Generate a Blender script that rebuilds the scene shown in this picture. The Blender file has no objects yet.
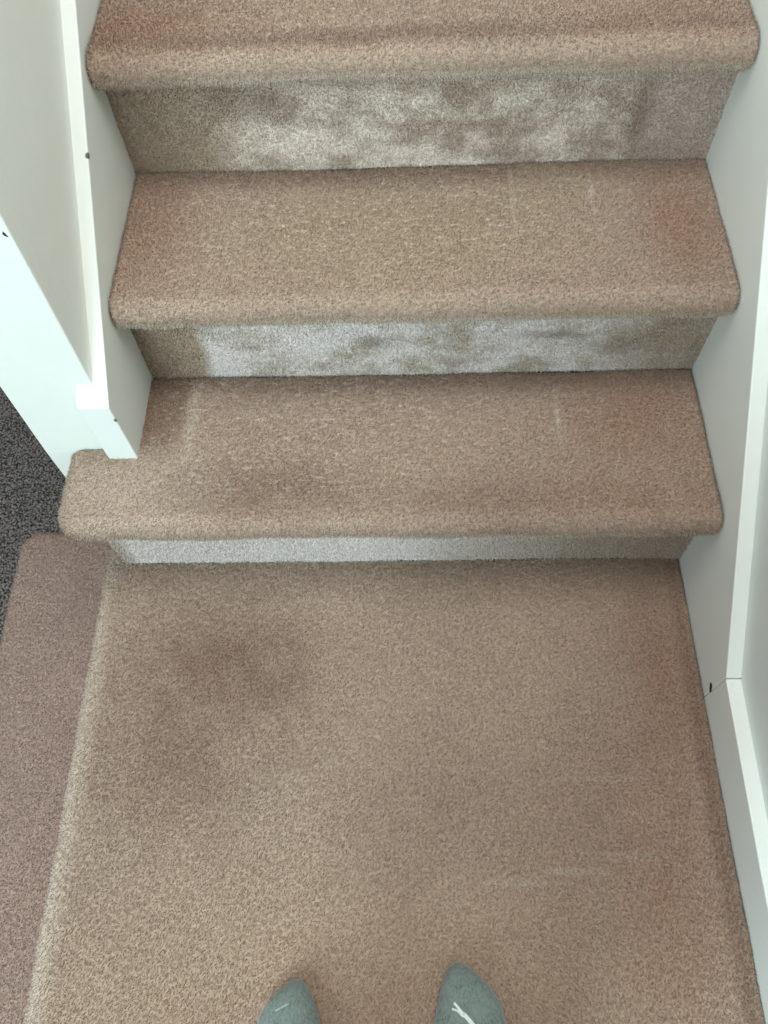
import bpy, math, random
import numpy as np
from mathutils import Vector, Matrix

random.seed(3)
RNG = np.random.default_rng(11)
S = bpy.context.scene
COL = S.collection

# ------------------------------------------------------------------ measures (metres)
W = 0.80          # width between the string boards
H1, H, G = 0.1956, 0.1889, 0.216
N, TN = 0.040, 0.047
Z1, Z2, Z3, Z4 = H1, H1 + H, H1 + 2 * H, H1 + 3 * H
LOW = -0.19
FLOOR = -0.38

# ------------------------------------------------------------------ helpers
def srgb(r, g, b):
    def f(c):
        c /= 255.0
        return c / 12.92 if c <= 0.04045 else ((c + 0.055) / 1.055) ** 2.4
    return (f(r), f(g), f(b), 1.0)


def tag(o, label=None, cat=None, group=None, kind=None):
    if label: o['label'] = label
    if cat: o['category'] = cat
    if group: o['group'] = group
    if kind: o['kind'] = kind
    return o


def empty(name, loc, label, cat, group=None):
    o = bpy.data.objects.new(name, None)
    o.location = loc
    o.empty_display_size = 0.05
    COL.objects.link(o)
    return tag(o, label, cat, group)


def mesh_obj(name, verts, faces, mat, parent=None, smooth=False, weld=False):
    """verts are world coordinates; the mesh is stored relative to the parent empty"""
    off = Vector((0, 0, 0))
    p = parent
    while p is not None:
        off += p.location
        p = p.parent
    v = np.asarray(verts, dtype=np.float64) - np.array(off)
    me = bpy.data.meshes.new(name)
    me.from_pydata([tuple(a) for a in v], [], [tuple(f) for f in faces])
    me.update()
    if smooth:
        me.polygons.foreach_set('use_smooth', [True] * len(me.polygons))
    me.materials.append(mat)
    o = bpy.data.objects.new(name, me)
    COL.objects.link(o)
    o.parent = parent
    return o


def bevel(o, w, seg=2):
    m = o.modifiers.new('bevel', 'BEVEL')
    m.width = w; m.segments = seg; m.limit_method = 'ANGLE'
    return o


def prism_x(name, poly, x0, x1, mat, parent=None, bev=0.0):
    """polygon in (Y,Z) extruded along X"""
    n = len(poly)
    v = [(x0, y, z) for y, z in poly] + [(x1, y, z) for y, z in poly]
    f = [tuple(range(n)), tuple(range(2 * n - 1, n - 1, -1))]
    f += [(i, i + n, (i + 1) % n + n, (i + 1) % n) for i in range(n)]
    o = mesh_obj(name, v, f, mat, parent)
    import bmesh
    bm = bmesh.new(); bm.from_mesh(o.data)
    bmesh.ops.recalc_face_normals(bm, faces=bm.faces)
    bm.to_mesh(o.data); bm.free()
    if bev: bevel(o, bev)
    return o


def box(name, x0, x1, y0, y1, z0, z1, mat, parent=None, bev=0.0):
    return prism_x(name, [(y0, z0), (y1, z0), (y1, z1), (y0, z1)], x0, x1, mat, parent, bev)


def vnoise(a, b, scale, seed):
    """smooth 2-D value noise in -1..1 on arrays a, b"""
    r = np.random.default_rng(seed)
    n = 256
    t = r.uniform(-1, 1, (n, n))
    x = a / scale + 37.3; y = b / scale + 91.7
    xi = np.floor(x).astype(int); yi = np.floor(y).astype(int)
    fx = x - xi; fy = y - yi
    fx = fx * fx * (3 - 2 * fx); fy = fy * fy * (3 - 2 * fy)
    g = lambda i, j: t[i % n, j % n]
    return (g(xi, yi) * (1 - fx) * (1 - fy) + g(xi + 1, yi) * fx * (1 - fy)
            + g(xi, yi + 1) * (1 - fx) * fy + g(xi + 1, yi + 1) * fx * fy)


# ------------------------------------------------------------------ materials
def node(nt, t, **kw):
    n = nt.nodes.new(t)
    for k, v in kw.items():
        setattr(n, k, v)
    return n


def mathn(nt, op, a, b=None, clamp=False):
    m = node(nt, 'ShaderNodeMath', operation=op, use_clamp=clamp)
    for i, v in enumerate((a, b)):
        if v is None: continue
        if isinstance(v, (int, float)): m.inputs[i].default_value = v
        else: nt.links.new(v, m.inputs[i])
    return m.outputs[0]


def noise(nt, vec, scale, detail=3.0, rough=0.55, stretch=None):
    if stretch is not None:
        mp = node(nt, 'ShaderNodeMapping')
        mp.inputs['Scale'].default_value = stretch
        nt.links.new(vec, mp.inputs['Vector']); vec = mp.outputs[0]
    n = node(nt, 'ShaderNodeTexNoise')
    n.inputs['Scale'].default_value = scale
    n.inputs['Detail'].default_value = detail
    n.inputs['Roughness'].default_value = rough
    nt.links.new(vec, n.inputs['Vector'])
    return n.outputs['Fac']


def remap(nt, v, a, b, c=0.0, d=1.0):
    m = node(nt, 'ShaderNodeMapRange')
    m.clamp = True
    m.inputs[1].default_value = a; m.inputs[2].default_value = b
    m.inputs[3].default_value = c; m.inputs[4].default_value = d
    nt.links.new(v, m.inputs[0])
    return m.outputs[0]


def mix(nt, fac, a, b, blend='MIX'):
    m = node(nt, 'ShaderNodeMix', data_type='RGBA', blend_type=blend)
    for s, v in ((m.inputs[0], fac), (m.inputs[6], a), (m.inputs[7], b)):
        if isinstance(v, (int, float)): s.default_value = v
        elif isinstance(v, tuple): s.default_value = v
        else: nt.links.new(v, s)
    return m.outputs[2]


def blob(nt, pos, c, r, soft=(0.5, 1.25), wob=0.0, wobn=None):
    """soft patch of wear or painted-in light and shade: 1 inside the ellipsoid at c with radii r"""
    s = node(nt, 'ShaderNodeVectorMath', operation='SUBTRACT')
    nt.links.new(pos, s.inputs[0]); s.inputs[1].default_value = c
    d = node(nt, 'ShaderNodeVectorMath', operation='DIVIDE')
    nt.links.new(s.outputs[0], d.inputs[0]); d.inputs[1].default_value = r
    l = node(nt, 'ShaderNodeVectorMath', operation='LENGTH')
    nt.links.new(d.outputs[0], l.inputs[0])
    v = l.outputs['Value']
    if wob and wobn is not None:
        v = mathn(nt, 'ADD', v, mathn(nt, 'MULTIPLY', mathn(nt, 'SUBTRACT', wobn, 0.5), wob))
    return remap(nt, v, soft[0], soft[1], 1.0, 0.0)


def new_mat(name):
    m = bpy.data.materials.new(name); m.use_nodes = True
    nt = m.node_tree
    p = nt.nodes['Principled BSDF']
    return m, nt, p


def carpet_mat(name, base, patches=(), grain=0.22, mottles=None, flecks=None, sheen=0.25, bump=0.5, stretch=(1, 1, 1)):
    m, nt, p = new_mat(name)
    pos = node(nt, 'ShaderNodeNewGeometry').outputs['Position']
    wob = noise(nt, pos, 22.0, 4.0, 0.6)
    col = base
    big = remap(nt, noise(nt, pos, 5.0, 4.0, 0.6), 0.32, 0.68)
    col = mix(nt, big, tuple(c * 0.955 for c in base[:3]) + (1,), tuple(c * 1.045 for c in base[:3]) + (1,))
    if mottles:
        mcol, lo, hi, sc, st = mottles
        k = remap(nt, noise(nt, pos, sc, 4.0, 0.6, st), lo, hi)
        col = mix(nt, k, col, mcol)
    for c, r, pc, amt, soft, wb in patches:
        k = mathn(nt, 'MULTIPLY', blob(nt, pos, c, r, soft, wb, wob), amt)
        col = mix(nt, k, col, pc)
    # individual tufts: fine light and dark grain
    g = noise(nt, pos, 300.0, 3.0, 0.75, stretch)
    gk = remap(nt, g, 0.30, 0.70, 1 - grain, 1 + grain)
    vm = node(nt, 'ShaderNodeVectorMath', operation='SCALE')
    nt.links.new(col, vm.inputs[0]); nt.links.new(gk, vm.inputs['Scale'])
    col = vm.outputs[0]
    if flecks:
        fc, c, r, amt = flecks
        n2 = noise(nt, pos, 120.0, 3.0, 0.65, (0.6, 1.5, 1))
        k = remap(nt, n2, 0.56, 0.68)
        k = mathn(nt, 'MULTIPLY', k, mathn(nt, 'MULTIPLY', blob(nt, pos, c, r, (0.3, 1.2), 0.6, wob), amt))
        col = mix(nt, k, col, fc)
    nt.links.new(col, p.inputs['Base Color'])
    p.inputs['Roughness'].default_value = 1.0
    p.inputs['Specular IOR Level'].default_value = 0.12
    p.inputs['Sheen Weight'].default_value = sheen
    p.inputs['Sheen Roughness'].default_value = 0.45
    p.inputs['Sheen Tint'].default_value = (1.0, 0.96, 0.92, 1)
    b = node(nt, 'ShaderNodeBump')
    b.inputs['Strength'].default_value = bump
    b.inputs['Distance'].default_value = 0.003
    hh = mathn(nt, 'ADD', g, mathn(nt, 'MULTIPLY', noise(nt, pos, 110.0, 2.0, 0.6, stretch), 0.9))
    nt.links.new(hh, b.inputs['Height'])
    nt.links.new(b.outputs[0], p.inputs['Normal'])
    return m


def paint_mat(name, base, rough=0.45, bscale=60.0, bstr=0.25, bdist=0.0015, stretch=(1, 1, 1), marks=(), var=0.03):
    m, nt, p = new_mat(name)
    pos = node(nt, 'ShaderNodeNewGeometry').outputs['Position']
    wob = noise(nt, pos, 160.0, 3.0, 0.6)
    n1 = noise(nt, pos, 14.0, 4.0, 0.6)
    col = mix(nt, n1, tuple(c * (1 - var) for c in base[:3]) + (1,), tuple(min(1, c * (1 + var)) for c in base[:3]) + (1,))
    for c, r, pc, amt in marks:
        k = mathn(nt, 'MULTIPLY', blob(nt, pos, c, r, (0.75, 1.05), 0.9, wob), amt)
        col = mix(nt, k, col, pc)
    nt.links.new(col, p.inputs['Base Color'])
    p.inputs['Roughness'].default_value = rough
    p.inputs['Specular IOR Level'].default_value = 0.35
    b = node(nt, 'ShaderNodeBump')
    b.inputs['Strength'].default_value = bstr
    b.inputs['Distance'].default_value = bdist
    nt.links.new(noise(nt, pos, bscale, 4.0, 0.6, stretch), b.inputs['Height'])
    nt.links.new(b.outputs[0], p.inputs['Normal'])
    return m


TAN = srgb(169, 147, 130)
BROWN = srgb(120, 94, 78)
RED = srgb(156, 123, 105)
PALE = srgb(206, 192, 178)
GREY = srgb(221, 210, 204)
SAND = srgb(178, 151, 127)
OLIVE = srgb(168, 149, 126)

landing_pat = [
    ((0.10, -0.15, 0), (0.15, 0.09, 1), BROWN, 0.62, (0.2, 1.3), 1.2),
    ((0.05, -0.29, 0), (0.13, 0.13, 1), BROWN, 0.5, (0.2, 1.3), 1.2),
    ((0.22, -0.21, 0), (0.09, 0.09, 1), BROWN, 0.30, (0.2, 1.3), 1.2),
    ((0.45, -0.36, 0), (0.22, 0.10, 1), BROWN, 0.20, (0.2, 1.3), 1.0),
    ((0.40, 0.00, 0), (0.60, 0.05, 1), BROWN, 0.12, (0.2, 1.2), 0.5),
    ((0.745, -0.20, 0), (0.05, 0.18, 1), RED, 0.60, (0.2, 1.3), 1.0),
    ((0.71, -0.50, 0), (0.07, 0.17, 1), RED, 0.65, (0.2, 1.3), 1.0),
    ((0.30, -0.62, 0), (0.45, 0.17, 1), SAND, 0.35, (0.3, 1.3), 0.8),
    ((-0.106, -0.50, 0), (0.032, 0.62, 1), PALE, 0.65, (0.3, 1.3), 0.3),  # bright rim from the side light, painted along the left edge
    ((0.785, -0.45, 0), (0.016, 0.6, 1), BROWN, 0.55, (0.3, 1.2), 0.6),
    ((0.52, -0.460, 0), (0.05, 0.006, 1), PALE, 0.25, (0.1, 1.2), 0.9),
    ((0.585, -0.446, 0), (0.05, 0.006, 1), PALE, 0.28, (0.1, 1.2), 0.9),
    ((0.655, -0.428, 0), (0.05, 0.006, 1), PALE, 0.22, (0.1, 1.2), 0.9),
    ((0.64, -0.33, 0), (0.07, 0.004, 1), PALE, 0.18, (0.1, 1.2), 0.8),
]
t1_pat = [
    ((0.4, -0.036, 0.158), (0.62, 0.026, 0.013), PALE, 0.60, (0.5, 1.2), 0.5),  # floor bounce on the nosing underside, painted in as a pale band
    ((0.19, 0.02, 0.2), (0.13, 0.05, 1), BROWN, 0.50, (0.2, 1.3), 1.0),
    ((0.50, 0.00, 0.2), (0.16, 0.05, 1), BROWN, 0.35, (0.2, 1.3), 1.0),
    ((0.02, 0.17, 0.2), (0.045, 0.10, 1), BROWN, 0.60, (0.7, 1.1), 0.5),
    ((0.40, 0.205, 0.2), (0.60, 0.028, 1), BROWN, 0.55, (0.3, 1.2), 0.7),  # shade at the riser foot, painted brown across the tread back
    ((0.70, 0.13, 0.2), (0.10, 0.08, 1), RED, 0.65, (0.2, 1.3), 0.8),
    ((0.68, 0.00, 0.2), (0.12, 0.04, 1), RED, 0.45, (0.2, 1.3), 0.8),
    ((0.595, 0.13, 0.2), (0.004, 0.05, 1), PALE, 0.45, (0.2, 1.3), 0.3),
    ((0.07, 0.14, 0.2), (0.012, 0.07, 1), PALE, 0.30, (0.2, 1.3), 0.3),
    ((-0.02, 0.02, 0.2), (0.12, 0.07, 1), PALE, 0.30, (0.2, 1.4), 0.8),
]
t2_pat = [
    ((0.4, G - 0.036, Z2 - 0.038), (0.62, 0.026, 0.013), PALE, 0.65, (0.5, 1.2), 0.5),  # painted-in bounce light under the middle nosing
    ((0.40, 0.42, 0.38), (0.60, 0.035, 1), BROWN, 0.50, (0.3, 1.2), 0.7),  # painted occlusion shade where the tread meets the next riser
    ((0.04, 0.32, 0.38), (0.07, 0.12, 1), RED, 0.60, (0.3, 1.2), 0.7),
    ((0.745, 0.31, 0.38), (0.06, 0.12, 1), RED, 0.75, (0.3, 1.2), 0.7),
    ((0.38, 0.30, 0.38), (0.22, 0.10, 1), OLIVE, 0.60, (0.4, 1.2), 0.8),
    ((0.575, 0.38, 0.38), (0.06, 0.05, 1), OLIVE, 0.50, (0.8, 1.05), 0.1),
    ((0.527, 0.36, 0.38), (0.004, 0.09, 1), PALE, 0.28, (0.3, 1.2), 0.2),
    ((0.633, 0.37, 0.38), (0.004, 0.06, 1), PALE, 0.28, (0.3, 1.2), 0.2),
]
t3_pat = [
    ((0.4, 2 * G - 0.036, Z3 - 0.038), (0.62, 0.026, 0.013), PALE, 0.60, (0.5, 1.2), 0.5),  # pale strip: bounce light painted under the top nosing
    ((0.06, 0.46, 0.57), (0.14, 0.06, 1), RED, 0.70, (0.3, 1.3), 0.7),
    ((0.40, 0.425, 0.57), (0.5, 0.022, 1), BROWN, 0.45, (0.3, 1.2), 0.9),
    ((0.70, 0.45, 0.57), (0.14, 0.06, 1), RED, 0.45, (0.3, 1.3), 0.7),
    ((0.66, 0.52, 0.57), (0.05, 0.05, 1), PALE, 0.22, (0.3, 1.3), 0.7),
]
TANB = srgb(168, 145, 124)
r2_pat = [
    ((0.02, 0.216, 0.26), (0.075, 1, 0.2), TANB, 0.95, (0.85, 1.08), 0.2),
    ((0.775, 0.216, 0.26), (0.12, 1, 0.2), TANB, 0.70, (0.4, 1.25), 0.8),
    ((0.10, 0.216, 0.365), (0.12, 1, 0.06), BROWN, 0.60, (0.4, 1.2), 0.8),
    ((0.34, 0.216, 0.27), (0.035, 1, 0.016), BROWN, 0.40, (0.3, 1.3), 1.2),
    ((0.58, 0.216, 0.275), (0.05, 1, 0.010), BROWN, 0.45, (0.3, 1.3), 1.2),
    ((0.67, 0.216, 0.25), (0.05, 1, 0.016), BROWN, 0.30, (0.3, 1.3), 1.2),
]
r3_pat = [
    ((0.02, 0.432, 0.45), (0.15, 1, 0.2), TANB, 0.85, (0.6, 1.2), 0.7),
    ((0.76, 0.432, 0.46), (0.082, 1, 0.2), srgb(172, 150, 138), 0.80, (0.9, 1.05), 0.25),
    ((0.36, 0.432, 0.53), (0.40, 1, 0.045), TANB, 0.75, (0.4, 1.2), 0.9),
    ((0.48, 0.432, 0.447), (0.10, 1, 0.010), RED, 0.60, (0.3, 1.3), 1.2),
    ((0.17, 0.432, 0.49), (0.08, 1, 0.03), BROWN, 0.45, (0.3, 1.3), 1.2),
    ((0.69, 0.432, 0.44), (0.016, 1, 0.05), BROWN, 0.40, (0.3, 1.3), 0.9),
]
r1_pat = [
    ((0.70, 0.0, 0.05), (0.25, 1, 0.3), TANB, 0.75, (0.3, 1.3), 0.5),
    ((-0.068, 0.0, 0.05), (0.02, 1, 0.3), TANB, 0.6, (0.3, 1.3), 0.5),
]
M = {
    'landing': carpet_mat('tan_carpet_landing', TAN, landing_pat, flecks=(PALE, (0.2, -0.5, 0), (0.6, 0.4, 1), 0.10)),
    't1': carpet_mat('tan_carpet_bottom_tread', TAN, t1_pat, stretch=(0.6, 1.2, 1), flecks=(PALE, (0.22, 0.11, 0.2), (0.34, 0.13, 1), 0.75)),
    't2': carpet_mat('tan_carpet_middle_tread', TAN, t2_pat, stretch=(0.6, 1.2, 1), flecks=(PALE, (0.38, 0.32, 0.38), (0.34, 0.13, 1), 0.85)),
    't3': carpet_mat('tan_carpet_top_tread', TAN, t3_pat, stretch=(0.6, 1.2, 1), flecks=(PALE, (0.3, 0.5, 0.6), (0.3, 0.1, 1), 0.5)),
    'r1': carpet_mat('riser_carpet_low', GREY, r1_pat, grain=0.32, bump=0.6),  # same carpet as treads; front light and brushed pile put into a paler base
    'r2': carpet_mat('riser_carpet_middle', GREY, r2_pat, grain=0.34, bump=0.6, mottles=(srgb(184, 168, 152), 0.46, 0.66, 16.0, (1, 1, 1.6))),  # front light painted into the pale base, brushed-pile shading into the mottles
    'r3': carpet_mat('riser_carpet_top', srgb(222, 205, 192), r3_pat, grain=0.36, bump=0.6, mottles=(srgb(176, 155, 139), 0.42, 0.62, 15.0, (1, 1, 1.4))),  # paler base carries painted front light; mottles carry pile-direction shading
    'low': carpet_mat('tan_carpet_low_step', srgb(166, 142, 130), [], stretch=(1.2, 0.6, 1)),
}


def dark_carpet():
    m, nt, p = new_mat('dark_speckled_carpet')
    pos = node(nt, 'ShaderNodeNewGeometry').outputs['Position']
    g = noise(nt, pos, 210.0, 3.0, 0.75)
    c1 = mix(nt, remap(nt, g, 0.42, 0.62), srgb(40, 37, 39), srgb(150, 140, 134))
    nt.links.new(c1, p.inputs['Base Color'])
    p.inputs['Roughness'].default_value = 1.0
    p.inputs['Specular IOR Level'].default_value = 0.1
    b = node(nt, 'ShaderNodeBump')
    b.inputs['Strength'].default_value = 1.0; b.inputs['Distance'].default_value = 0.004
    nt.links.new(g, b.inputs['Height']); nt.links.new(b.outputs[0], p.inputs['Normal'])
    return m


M['dark'] = dark_carpet()
DK = srgb(58, 40, 28)
WOODC = srgb(150, 110, 84)
TRIMC = srgb(233, 236, 230)
M['wall_l'] = paint_mat('painted_plaster_left', srgb(230, 231, 224), 0.55, 45.0, 0.5, 0.002, (1, 1, 0.6))
M['wall_r'] = paint_mat('painted_plaster_right', srgb(222, 228, 223), 0.5, 60.0, 0.25)
M['trim_l'] = paint_mat('gloss_paint_left', TRIMC, 0.32, 30.0, 0.3, 0.001, (1, 0.3, 1), marks=[
    ((0.0, 0.310, 0.508), (0.004, 0.0045, 0.0045), DK, 0.9),
    ((0.0, 0.0725, 0.290), (0.004, 0.004, 0.004), DK, 0.8),
    ((0.0, 0.52, 0.50), (0.002, 0.012, 0.02), WOODC, 0.0)])
M['trim_r'] = paint_mat('gloss_paint_right', TRIMC, 0.32, 30.0, 0.3, 0.001, (1, 0.3, 1))
M['chip'] = paint_mat('bare_brown_chip', DK, 0.8)
M['timber'] = paint_mat('bare_softwood', srgb(150, 118, 86), 0.7)

# ------------------------------------------------------------------ carpet surfaces
def carpet_sheet(name, x0, x1, y0, y1, ztop, r, core, mat, parent, step=0.0025, notch=None,
                 under=0.02, tuck=None, seed=1, amp=0.0009):
    """A laid carpet on a slab. (x0,x1,y0,y1): outer footprint. core: dict of rimmed edges
    {'left','front','back'} that roll over with radius r. corner = plan radius of the rim corners."""
    rim_l, rim_f, rim_b = 'left' in core, 'front' in core, 'back' in core
    cr = core.get('corner', 0.0)                     # extra plan corner radius
    Lmax = math.pi * r + under
    cx0 = x0 + r if rim_l else x0
    cy0 = y0 + r if rim_f else y0
    cy1 = y1 - r if rim_b else y1
    ex0 = cx0 - Lmax if rim_l else x0
    ey0 = cy0 - Lmax if rim_f else y0
    ey1 = cy1 + Lmax if rim_b else y1
    nx = int(round((x1 - ex0) / step)) + 1
    ny = int(round((ey1 - ey0) / step)) + 1
    u, v = np.meshgrid(np.linspace(ex0, x1, nx), np.linspace(ey0, ey1, ny), indexing='ij')
    # nearest point on the core (a rectangle whose rimmed corners are rounded by cr)
    ix0 = cx0 + (cr if rim_l else 0)
    iy0 = cy0 + (cr if (rim_l and rim_f) else 0)
    iy1 = cy1 - (cr if (rim_l and rim_b) else 0)
    BIG = 10.0
    qx = np.clip(u, ix0 if rim_l else -BIG, BIG)
    qy = np.clip(v, iy0 if rim_f else -BIG, iy1 if rim_b else BIG)
    dx, dy = u - qx, v - qy
    D = np.hypot(dx, dy)
    both = (np.abs(dx) > 1e-9) & (np.abs(dy) > 1e-9)
    # distance beyond the core outline
    ox = np.where(rim_l, np.clip(cx0 - u, 0, None), 0)
    oy = np.clip(cy0 - v, 0, None) * rim_f + np.clip(v - cy1, 0, None) * rim_b
    L = np.where(both, np.clip(D - cr, 0, None), ox + oy)
    with np.errstate(invalid='ignore', divide='ignore'):
        nxv = np.where(D > 1e-9, dx / D, 0); nyv = np.where(D > 1e-9, dy / D, 0)
    nxv = np.where(both, nxv, np.where(ox > 0, -1, 0))
    nyv = np.where(both, nyv, np.where(oy > 0, np.sign(dy), 0))
    bx = u - nxv * L; by = v - nyv * L
    a = np.clip(L / r, 0, math.pi)
    ext = np.clip(L - math.pi * r, 0, None)
    rad = r * np.sin(a) - ext
    X = bx + nxv * rad; Y = by + nyv * rad
    Z = ztop - r + r * np.cos(a)
    NX = nxv * np.sin(a); NY = nyv * np.sin(a); NZ = np.cos(a)
    # softness: slow waves plus tuft roughness
    low = 0.0022 * vnoise(u, v, 0.11, seed) + 0.0009 * vnoise(u, v, 0.035, seed + 1)
    fine = RNG.normal(0, 1, u.shape)
    fine = (fine + np.roll(fine, 1, 0) * 0.7 + np.roll(fine, 1, 1) * 0.3) / 1.3
    clump = vnoise(u, v * 1.6, 0.007, seed + 5)
    disp = low + amp * (0.6 * fine + 0.30 * clump)
    # carpet edge turned down along walls
    drop = np.zeros_like(u)
    e = 0.007
    if not rim_l: drop = np.maximum(drop, np.clip(1 - (u - x0) / e, 0, 1) ** 2)
    if not core.get('open_right'): drop = np.maximum(drop, np.clip(1 - (x1 - u) / e, 0, 1) ** 2)
    if not rim_b: drop = np.maximum(drop, 0.4 * np.clip(1 - (y1 - v) / e, 0, 1) ** 2)
    disp = disp - drop * 0.004
    X = X + NX * disp; Y = Y + NY * disp; Z = Z + NZ * disp
    # ragged cut line beside the boards
    if not rim_l: X = X + np.clip(1 - (u - x0) / 0.02, 0, 1) * 0.0008 * (vnoise(v, v * 0 + 1, 0.02, seed + 8) + 0.4)
    if not core.get('open_right'): X = X - np.clip(1 - (x1 - u) / 0.02, 0, 1) * 0.0008 * (vnoise(v, v * 0 + 2, 0.02, seed + 9) + 0.4)
    keep = np.ones((nx - 1, ny - 1), bool)
    Lc = (L[:-1, :-1] + L[1:, 1:] + L[1:, :-1] + L[:-1, 1:]) / 4
    keep &= Lc < Lmax
    if notch is not None:
        uc = (u[:-1, :-1] + u[1:, 1:]) / 2; vc = (v[:-1, :-1] + v[1:, 1:]) / 2
        keep &= ~notch(uc, vc)
    idx = np.arange(nx * ny).reshape(nx, ny)
    f = np.stack([idx[:-1, :-1], idx[1:, :-1], idx[1:, 1:], idx[:-1, 1:]], -1)[keep]
    P = np.stack([X, Y, Z], -1).reshape(-1, 3)
    used = np.unique(f)
    remapi = np.full(nx * ny, -1); remapi[used] = np.arange(len(used))
    return fast_mesh(name, P[used], remapi[f], mat, parent)


def pile(P, F, density, length=0.0042, width=0.0012, lean=(0, -0.35, 0), spread=0.40):
    """short tufts of carpet pile standing on the faces F, as bent tapering blades in the same mesh"""
    k = RNG.random(len(F)) < density if density < 1 else np.ones(len(F), bool)
    Q = F[k]
    if density > 1: Q = np.concatenate([Q, F[RNG.random(len(F)) < density - 1]])
    a, b, c, d = (P[Q[:, i]] for i in range(4))
    n = len(Q)
    s, t = RNG.random((n, 1)), RNG.random((n, 1))
    o = (a * (1 - s) + b * s) * (1 - t) + (d * (1 - s) + c * s) * t
    nrm = np.cross(c - a, d - b); nrm /= np.linalg.norm(nrm, axis=1, keepdims=True) + 1e-12
    flow = np.stack([vnoise(o[:, 0], o[:, 1] + o[:, 2], 0.03, 77), vnoise(o[:, 0], o[:, 1] + o[:, 2], 0.03, 78), 0 * s[:, 0]], -1) * 0.35
    dv = nrm + np.array(lean) + flow + RNG.normal(0, spread, (n, 3)) * 0.8
    dv /= np.linalg.norm(dv, axis=1, keepdims=True)
    bad = (dv * nrm).sum(1) < 0.25
    dv[bad] = nrm[bad]
    L = length * RNG.uniform(0.7, 1.15, (n, 1))
    side = np.cross(dv, RNG.normal(0, 1, (n, 3))); side /= np.linalg.norm(side, axis=1, keepdims=True) + 1e-12
    w = width * RNG.uniform(0.7, 1.3, (n, 1)) / 2
    o = o - nrm * 0.0008
    tip = o + dv * L
    V = np.stack([o - side * w, o + side * w, tip + side * w * 0.5, tip - side * w * 0.5], 1).reshape(-1, 3)
    G_ = (np.arange(n * 4).reshape(n, 4) + len(P))
    return np.concatenate([P, V]), np.concatenate([F, G_])


def fast_mesh(name, P, F, mat, parent, density=1.6, **kw):
    P, F = pile(P, np.asarray(F), density, **kw)
    off = np.zeros(3)
    p = parent
    while p is not None:
        off += np.array(p.location); p = p.parent
    P = (P - off).astype(np.float32)
    me = bpy.data.meshes.new(name)
    me.vertices.add(len(P)); me.vertices.foreach_set('co', P.ravel())
    nf = len(F)
    me.loops.add(nf * 4); me.loops.foreach_set('vertex_index', F.astype(np.int32).ravel())
    me.polygons.add(nf)
    me.polygons.foreach_set('loop_start', np.arange(0, nf * 4, 4, dtype=np.int32))
    me.polygons.foreach_set('use_smooth', np.ones(nf, bool))
    me.update(calc_edges=True); me.validate()
    me.materials.append(mat)
    o = bpy.data.objects.new(name, me)
    COL.objects.link(o); o.parent = parent
    return o


def riser_sheet(name, x0, x1, y, z0, z1, mat, parent, seed=1, step=0.0025, amp=0.0007, curl=True, ret=0.0):
    """upright carpet facing -Y; curls softly forward at the top under the nosing; ret = depth of the
    part that turns the left corner and runs back (+Y)"""
    rr = 0.008
    a0 = ret
    n1 = int((x1 - x0 + a0) / step) + 1; n2 = int((z1 - z0) / step) + 1
    s, z = np.meshgrid(np.linspace(-a0, x1 - x0, n1), np.linspace(z0, z1, n2), indexing='ij')
    X = np.where(s >= 0, x0 + s, x0); Y = np.where(s >= 0, y, y - s)
    nX = np.where(s >= 0, 0, -1.0); nY = np.where(s >= 0, -1.0, 0)
    fine = RNG.normal(0, 1, s.shape)
    fine = (fine + np.roll(fine, 1, 0) * 0.4 + np.roll(fine, 1, 1) * 0.6) / 1.3
    d = 0.0015 * vnoise(s, z, 0.09, seed) + amp * (0.5 * fine + 0.7 * vnoise(s, z, 0.007, seed + 3))
    if curl:
        t = np.clip((z - (z1 - 0.028)) / 0.028, 0, 1)
        d = d + 0.010 * t * t
    X = X + nX * d; Y = Y + nY * d
    Z = z + 0.0012 * vnoise(s, s * 0 + 3, 0.015, seed + 6) * np.clip(1 - (z - z0) / 0.02, 0, 1)
    idx = np.arange(n1 * n2).reshape(n1, n2)
    f = np.stack([idx[:-1, :-1], idx[1:, :-1], idx[1:, 1:], idx[:-1, 1:]], -1).reshape(-1, 4)
    return fast_mesh(name, np.stack([X, Y, Z], -1).reshape(-1, 3), f, mat, parent)


YE = 0.103        # front face of the left wall's end
YS = 0.073        # front end of the left string board
XI = -0.018       # plaster face of the left wall
XO = -0.139       # far face of the left wall
RN = TN / 2 * 0.98

# lower winder step on the left
s0 = empty('carpeted_step', (-0.2, -0.5, LOW - 0.17),
           'low narrow carpeted step running down the left side, beside the dark hallway floor', 'stair step', 'carpeted stair steps')
carpet_sheet('tread_carpet', -0.352, -0.060, -1.35, 0.158, LOW, 0.014,
             {'left': 1, 'back': 1, 'corner': 0.022, 'open_right': 1}, M['low'], s0, seed=21)
box('step_body', -0.340, -0.062, -1.34, 0.146, FLOOR, LOW - 0.0285, M['low'], s0)

# landing
s1 = empty('stair_landing', (0.35, -0.5, -0.04),
           'large square carpeted landing filling the foreground, under the pair of socked feet', 'landing')
carpet_sheet('landing_carpet', -0.101, W - 0.001, -1.35, 0.080, 0.0, 0.013, {'left': 1}, M['landing'], s1, seed=31,
             notch=lambda a, b: (b > 0.001) & (a > -0.074))
box('landing_base', -0.080, W - 0.004, -1.34, 0.079, LOW + 0.003, -0.028, M['low'], s1)


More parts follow.
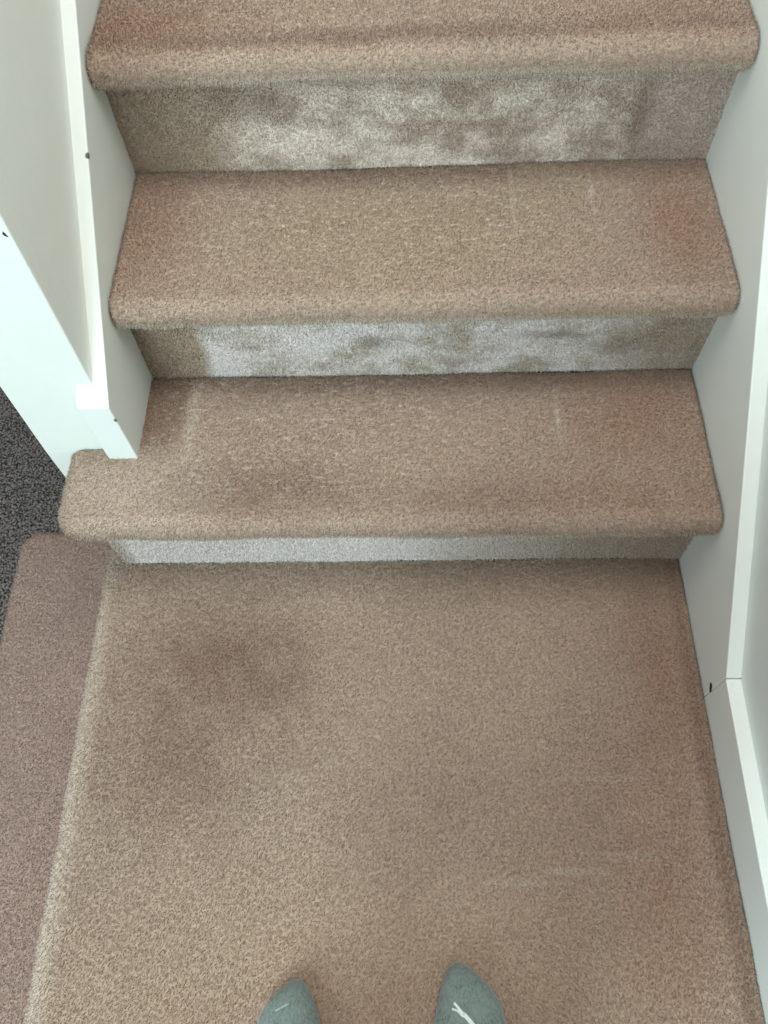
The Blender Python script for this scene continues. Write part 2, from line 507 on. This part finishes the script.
def step(k, z, y0, label, tmat, rmat, seed):
    zl = (0, Z1, Z2, Z3)[k - 1]
    yr = (k - 1) * G
    root = empty('carpeted_step', (0.4, yr, zl), label, 'stair step', 'carpeted stair steps')
    if k == 1:
        def notch(a, b):
            return ((a < -0.001) & (a > -0.044) & (b > YS - 0.001)) | ((a <= -0.044) & (b > 0.088))
        carpet_sheet('tread_carpet', -0.104, W - 0.002, -N, G - 0.003, z, RN,
                     {'left': 1, 'front': 1, 'corner': 0.012}, tmat, root, seed=seed, notch=notch)
        riser_sheet('riser_carpet', -0.070, W - 0.001, 0.0, 0.0005, z - TN + 0.005, rmat, root, seed + 4, ret=0.078)
        box('step_body', 0.002, W - 0.004, 0.012, G - 0.006, 0.002, z - TN - 0.003, M['timber'], root)
        box('step_board', 0.002, W - 0.004, -0.012, G - 0.006, z - TN + 0.006, z - 0.010, M['timber'], root)
    else:
        carpet_sheet('tread_carpet', 0.0015, W - 0.0015, yr - N, yr + G - 0.003, z, RN,
                     {'front': 1}, tmat, root, seed=seed)
        riser_sheet('riser_carpet', 0.0, W, yr, zl - 0.003, z - TN + 0.005, rmat, root, seed + 4)
        box('step_body', 0.002, W - 0.002, yr + 0.012, yr + G - 0.004, zl + 0.002, z - TN - 0.003, M['timber'], root)
        box('step_board', 0.002, W - 0.002, yr - 0.012, yr + G - 0.004, z - TN + 0.006, z - 0.010, M['timber'], root)
    return root


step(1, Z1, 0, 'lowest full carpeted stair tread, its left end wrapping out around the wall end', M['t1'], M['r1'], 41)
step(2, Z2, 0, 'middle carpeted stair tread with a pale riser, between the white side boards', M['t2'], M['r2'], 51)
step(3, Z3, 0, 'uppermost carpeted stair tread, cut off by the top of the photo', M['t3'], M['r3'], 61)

# ------------------------------------------------------------------ the setting
fl = box('floor', -3.2, 1.0, -2.6, 4.5, FLOOR - 0.05, FLOOR, M['dark'])
tag(fl, 'dark grey speckled hallway carpet far below on the left', kind='structure')

wl = prism_x('wall_left', [(0.090, FLOOR), (1.6, FLOOR), (1.6, 2.1), (YE + 0.003, 2.1), (YE + 0.003, 0.6), (0.090, 0.19)], XO, XI, M['wall_l'], None, 0.0025)
tag(wl, 'white plastered wall end rising left of the stairs', kind='structure')
wr = box('wall_right', W + 0.020, W + 0.14, -1.6, 1.6, FLOOR, 2.1, M['wall_r'])
tag(wr, 'white painted wall right of the stairs', kind='structure')

# left string board with its thin bright top edge
zl = lambda y: 0.327 + 0.807 * (y - 0.084)
sl = prism_x('trim_1', [(YS, 0.163), (1.5, 0.163), (1.5, zl(1.5)), (YS, zl(YS))], -0.042, 0.0, M['trim_l'], None, 0.0018)
tag(sl, 'white gloss side board climbing along the left of the stairs', kind='structure')
# right string board, landing skirting
zr = lambda y: 0.087 + 0.887 * (y + 0.218)
sr = prism_x('trim_2', [(-0.2165, -0.012), (1.5, -0.012), (1.5, zr(1.5)), (-0.2165, zr(-0.2165))], W, W + 0.0205, M['trim_r'], None, 0.0018)
tag(sr, 'white gloss side board climbing along the right of the stairs', kind='structure')
br = prism_x('baseboard_right', [(-1.5, -0.012), (-0.2170, -0.012), (-0.2170, 0.086), (-0.45, 0.074), (-1.5, 0.062)], W, W + 0.0205, M['trim_r'], None, 0.0018)
tag(br, 'white skirting board along the right edge of the landing', kind='structure')


def chip(name, c, axis, a, b, ang, depth, mat, parent):
    """small ragged knocked-off spot or hole filler lying on a board; axis = facing direction"""
    n = 12
    pts = []
    for i in range(n):
        t = 2 * math.pi * i / n
        rr_ = 1 + 0.22 * math.sin(3 * t + ang * 5) + 0.12 * math.sin(5 * t)
        p, q = a * rr_ * math.cos(t), b * rr_ * math.sin(t)
        pts.append((p * math.cos(ang) - q * math.sin(ang), p * math.sin(ang) + q * math.cos(ang)))
    vs = []
    for d in (-0.002, depth):
        for p, q in pts:
            if axis == 'x': vs.append((c[0] - d, c[1] + p, c[2] + q))
            elif axis == 'X': vs.append((c[0] + d, c[1] + p, c[2] + q))
            else: vs.append((c[0] + p, c[1] - d, c[2] + q))
    fs = [tuple(range(n)), tuple(range(2 * n - 1, n - 1, -1))] + [(i, (i + 1) % n, n + (i + 1) % n, n + i) for i in range(n)]
    return mesh_obj(name, vs, fs, mat, parent)


chip('nail_hole', (W, -0.212, 0.028), 'x', 0.0075, 0.0034, 0.9, 0.0006, M['chip'], sr)
chip('screw_slot', (-0.024, YE + 0.002, 0.575), 'y', 0.0034, 0.0014, -1.2, 0.0006, M['chip'], wl)

# ------------------------------------------------------------------ the person: socked feet and trouser legs
def loft(sections, cap=True, n=28):
    """sections: (centre, axis_u, axis_v, ru, rv)"""
    vs, fs = [], []
    for c, au, av, ru, rv in sections:
        for i in range(n):
            t = 2 * math.pi * i / n
            vs.append(tuple(Vector(c) + Vector(au) * (ru * math.cos(t)) + Vector(av) * (rv * math.sin(t))))
    m = len(sections)
    for k in range(m - 1):
        for i in range(n):
            j = (i + 1) % n
            fs.append((k * n + i, k * n + j, (k + 1) * n + j, (k + 1) * n + i))
    if cap:
        fs.append(tuple(range(n - 1, -1, -1)))
        fs.append(tuple((m - 1) * n + i for i in range(n)))
    return vs, fs


def sock_mat(name, strokes):
    m, nt, p = new_mat(name)
    pos = node(nt, 'ShaderNodeNewGeometry').outputs['Position']
    g = noise(nt, pos, 420.0, 2.0, 0.7, (1, 0.5, 1))
    big = noise(nt, pos, 60.0, 3.0, 0.6)
    col = mix(nt, remap(nt, big, 0.35, 0.65), srgb(92, 104, 100), srgb(114, 126, 120))
    col = mix(nt, remap(nt, g, 0.35, 0.65), col, srgb(128, 139, 133))
    sep = node(nt, 'ShaderNodeSeparateXYZ'); nt.links.new(pos, sep.inputs[0])
    for (x0, y0), (x1, y1), w, cc, amt in strokes:      # woven-in pale lines, seen on top of the foot
        L = math.hypot(x1 - x0, y1 - y0); ux, uy = (x1 - x0) / L, (y1 - y0) / L
        X = mathn(nt, 'SUBTRACT', sep.outputs[0], x0); Y = mathn(nt, 'SUBTRACT', sep.outputs[1], y0)
        t = mathn(nt, 'ADD', mathn(nt, 'MULTIPLY', X, ux), mathn(nt, 'MULTIPLY', Y, uy))
        d = mathn(nt, 'ABSOLUTE', mathn(nt, 'SUBTRACT', mathn(nt, 'MULTIPLY', X, uy), mathn(nt, 'MULTIPLY', Y, ux)))
        lat = mathn(nt, 'DIVIDE', d, w)
        tt = mathn(nt, 'DIVIDE', mathn(nt, 'ABSOLUTE', mathn(nt, 'SUBTRACT', t, L / 2)), L / 2)
        k = remap(nt, mathn(nt, 'MAXIMUM', lat, tt), 0.8, 1.05, 1, 0)
        k = mathn(nt, 'MULTIPLY', k, amt)
        col = mix(nt, k, col, cc)
    nt.links.new(col, p.inputs['Base Color'])
    p.inputs['Roughness'].default_value = 0.95
    p.inputs['Specular IOR Level'].default_value = 0.15
    p.inputs['Sheen Weight'].default_value = 0.3
    b = node(nt, 'ShaderNodeBump'); b.inputs['Strength'].default_value = 0.6; b.inputs['Distance'].default_value = 0.0012
    nt.links.new(g, b.inputs['Height']); nt.links.new(b.outputs[0], p.inputs['Normal'])
    return m


def build_sock(name, tx, ty, side, bend, mat, parent):
    """side = +1 when the big toe lies on +X. (tx, ty): tip of the toes. sections run back along -Y"""
    # (distance back, half-width inner, half-width outer, height)
    prof = [(0.000, 0.004, 0.004, 0.012), (0.002, 0.008, 0.009, 0.018), (0.006, 0.012, 0.015, 0.024),
            (0.013, 0.017, 0.024, 0.029), (0.024, 0.023, 0.035, 0.034), (0.040, 0.029, 0.045, 0.038),
            (0.065, 0.039, 0.049, 0.045), (0.095, 0.037, 0.049, 0.055), (0.130, 0.034, 0.042, 0.066),
            (0.165, 0.032, 0.037, 0.078), (0.200, 0.031, 0.034, 0.082), (0.230, 0.029, 0.031, 0.070),
            (0.247, 0.022, 0.024, 0.050), (0.254, 0.010, 0.012, 0.026)]
    secs = []
    for d, wi, wo, h in prof:
        cx = tx + side * (wi - wo) / 2 + bend * d
        secs.append(((cx, ty - d, 0.005 + h / 2), (1, 0, 0), (0, 0, 1), (wi + wo) / 2, h / 2))
    v1, f1 = loft(secs)
    hx = tx + bend * 0.2
    leg = [(z, r) for z, r in ((0.030, 0.030), (0.060, 0.036), (0.090, 0.037), (0.130, 0.037), (0.180, 0.043), (0.230, 0.050))]
    v2, f2 = loft([((hx, ty - 0.205 - 0.03 * z, z), (1, 0, 0), (0, 1, 0), r * 0.92, r * 1.05) for z, r in leg])
    off = len(v1)
    o = mesh_obj(name, v1 + v2, f1 + [tuple(i + off for i in f) for f in f2], mat, parent)
    rm = o.modifiers.new('remesh', 'REMESH'); rm.mode = 'VOXEL'; rm.voxel_size = 0.0025; rm.use_smooth_shade = True
    sm = o.modifiers.new('smooth', 'SMOOTH'); sm.factor = 0.5; sm.iterations = 8
    return o, hx, ty - 0.205


person = empty('person', (0.335, -0.78, 0.0),
               'person standing on the landing, only the toes of two grey socks in view', 'person')
WH = srgb(226, 236, 232)
mL = sock_mat('grey_green_sock_left', [((0.216, -0.600), (0.232, -0.592), 0.0010, WH, 0.3)])
mR = sock_mat('grey_green_sock_right', [((0.4270, -0.5895), (0.4380, -0.6010), 0.0014, WH, 0.9), ((0.4375, -0.6000), (0.4560, -0.6190), 0.0024, WH, 0.9),
                                        ((0.4245, -0.5960), (0.4310, -0.5975), 0.0012, WH, 0.7), ((0.4305, -0.5970), (0.4380, -0.6040), 0.0013, WH, 0.8),
                                        ((0.456, -0.618), (0.475, -0.650), 0.0024, WH, 0.9)])
a, lx, ly = build_sock('sock', 0.238, -0.568, 1, 0.02, mL, person)
b, rx, ry = build_sock('sock', 0.434, -0.549, -1, 0.10, mR, person)
b['label'] = 'right grey-green sock with a thin white forked line'


def denim():
    m, nt, p = new_mat('dark_trouser_cloth')
    pos = node(nt, 'ShaderNodeNewGeometry').outputs['Position']
    g = noise(nt, pos, 500.0, 2.0, 0.6)
    nt.links.new(mix(nt, g, srgb(48, 52, 60), srgb(76, 80, 90)), p.inputs['Base Color'])
    p.inputs['Roughness'].default_value = 0.9
    return m


tv, tf = [], []
for hx, hy, sx in ((lx, ly, -1), (rx, ry, 1)):
    cxm = 0.335
    secs = []
    for z, r in ((0.11, 0.062), (0.16, 0.060), (0.30, 0.064), (0.44, 0.066), (0.55, 0.076), (0.70, 0.088), (0.80, 0.090), (0.84, 0.080)):
        t = z / 0.84
        secs.append(((hx * (1 - t) + (cxm + sx * 0.085) * t, hy - 0.015 - 0.03 * t, z), (1, 0, 0), (0, 1, 0), r, r * 1.02))
    v_, f_ = loft(secs)
    o_ = len(tv); tv += v_; tf += [tuple(i + o_ for i in q) for q in f_]
v_, f_ = loft([((0.335, ly - 0.05, z), (1, 0, 0), (0, 1, 0), w, d) for z, w, d in ((0.74, 0.13, 0.085), (0.80, 0.172, 0.105), (0.88, 0.170, 0.110), (0.96, 0.150, 0.100))])
o_ = len(tv); tv += v_; tf += [tuple(i + o_ for i in q) for q in f_]
tr = mesh_obj('trousers', tv, tf, denim(), person)
rm = tr.modifiers.new('remesh', 'REMESH'); rm.mode = 'VOXEL'; rm.voxel_size = 0.006; rm.use_smooth_shade = True
sm = tr.modifiers.new('smooth', 'SMOOTH'); sm.factor = 0.5; sm.iterations = 6

# ------------------------------------------------------------------ light
w = bpy.data.worlds.new('world'); S.world = w; w.use_nodes = True
bg = w.node_tree.nodes['Background']
bg.inputs[0].default_value = (0.94, 0.96, 0.95, 1); bg.inputs[1].default_value = 0.46


def area(name, loc, target, sx, sy, power, colr):
    l = bpy.data.lights.new(name, 'AREA'); l.shape = 'RECTANGLE'; l.size = sx; l.size_y = sy
    l.energy = power; l.color = colr
    o = bpy.data.objects.new(name, l); o.location = loc
    o.rotation_euler = (Vector(target) - Vector(loc)).to_track_quat('-Z', 'Y').to_euler()
    COL.objects.link(o)
    return o


area('window_daylight', (-0.7, -2.4, 1.7), (0.2, 0.1, 0.2), 1.3, 1.4, 87, (0.71, 0.94, 1.0))
area('ceiling_daylight', (0.45, 0.0, 2.5), (0.4, 0.0, 0.0), 1.0, 1.0, 26, (1.0, 0.97, 0.93))

# ------------------------------------------------------------------ camera (fitted to the photograph)
cd = bpy.data.cameras.new('camera')
cd.sensor_fit = 'VERTICAL'; cd.sensor_height = 24.0
cd.lens = 797.4866 / 1024 * 24.0
cd.clip_start = 0.02
cam = bpy.data.objects.new('camera', cd)
cam.matrix_world = Matrix(((0.99933653, 0.01323042, 0.03393324, 0.384592915),
                           (0.00436038, 0.88152539, -0.47211648, -0.524347112),
                           (-0.03615931, 0.4719512, 0.88088283, 1.14154626),
                           (0, 0, 0, 1)))
COL.objects.link(cam)
S.camera = cam
S.view_settings.view_transform = 'Standard'
S.view_settings.look = 'None'
S.view_settings.gamma = 1.0
S.view_settings.use_curve_mapping = False
S.view_settings.exposure = 0.0
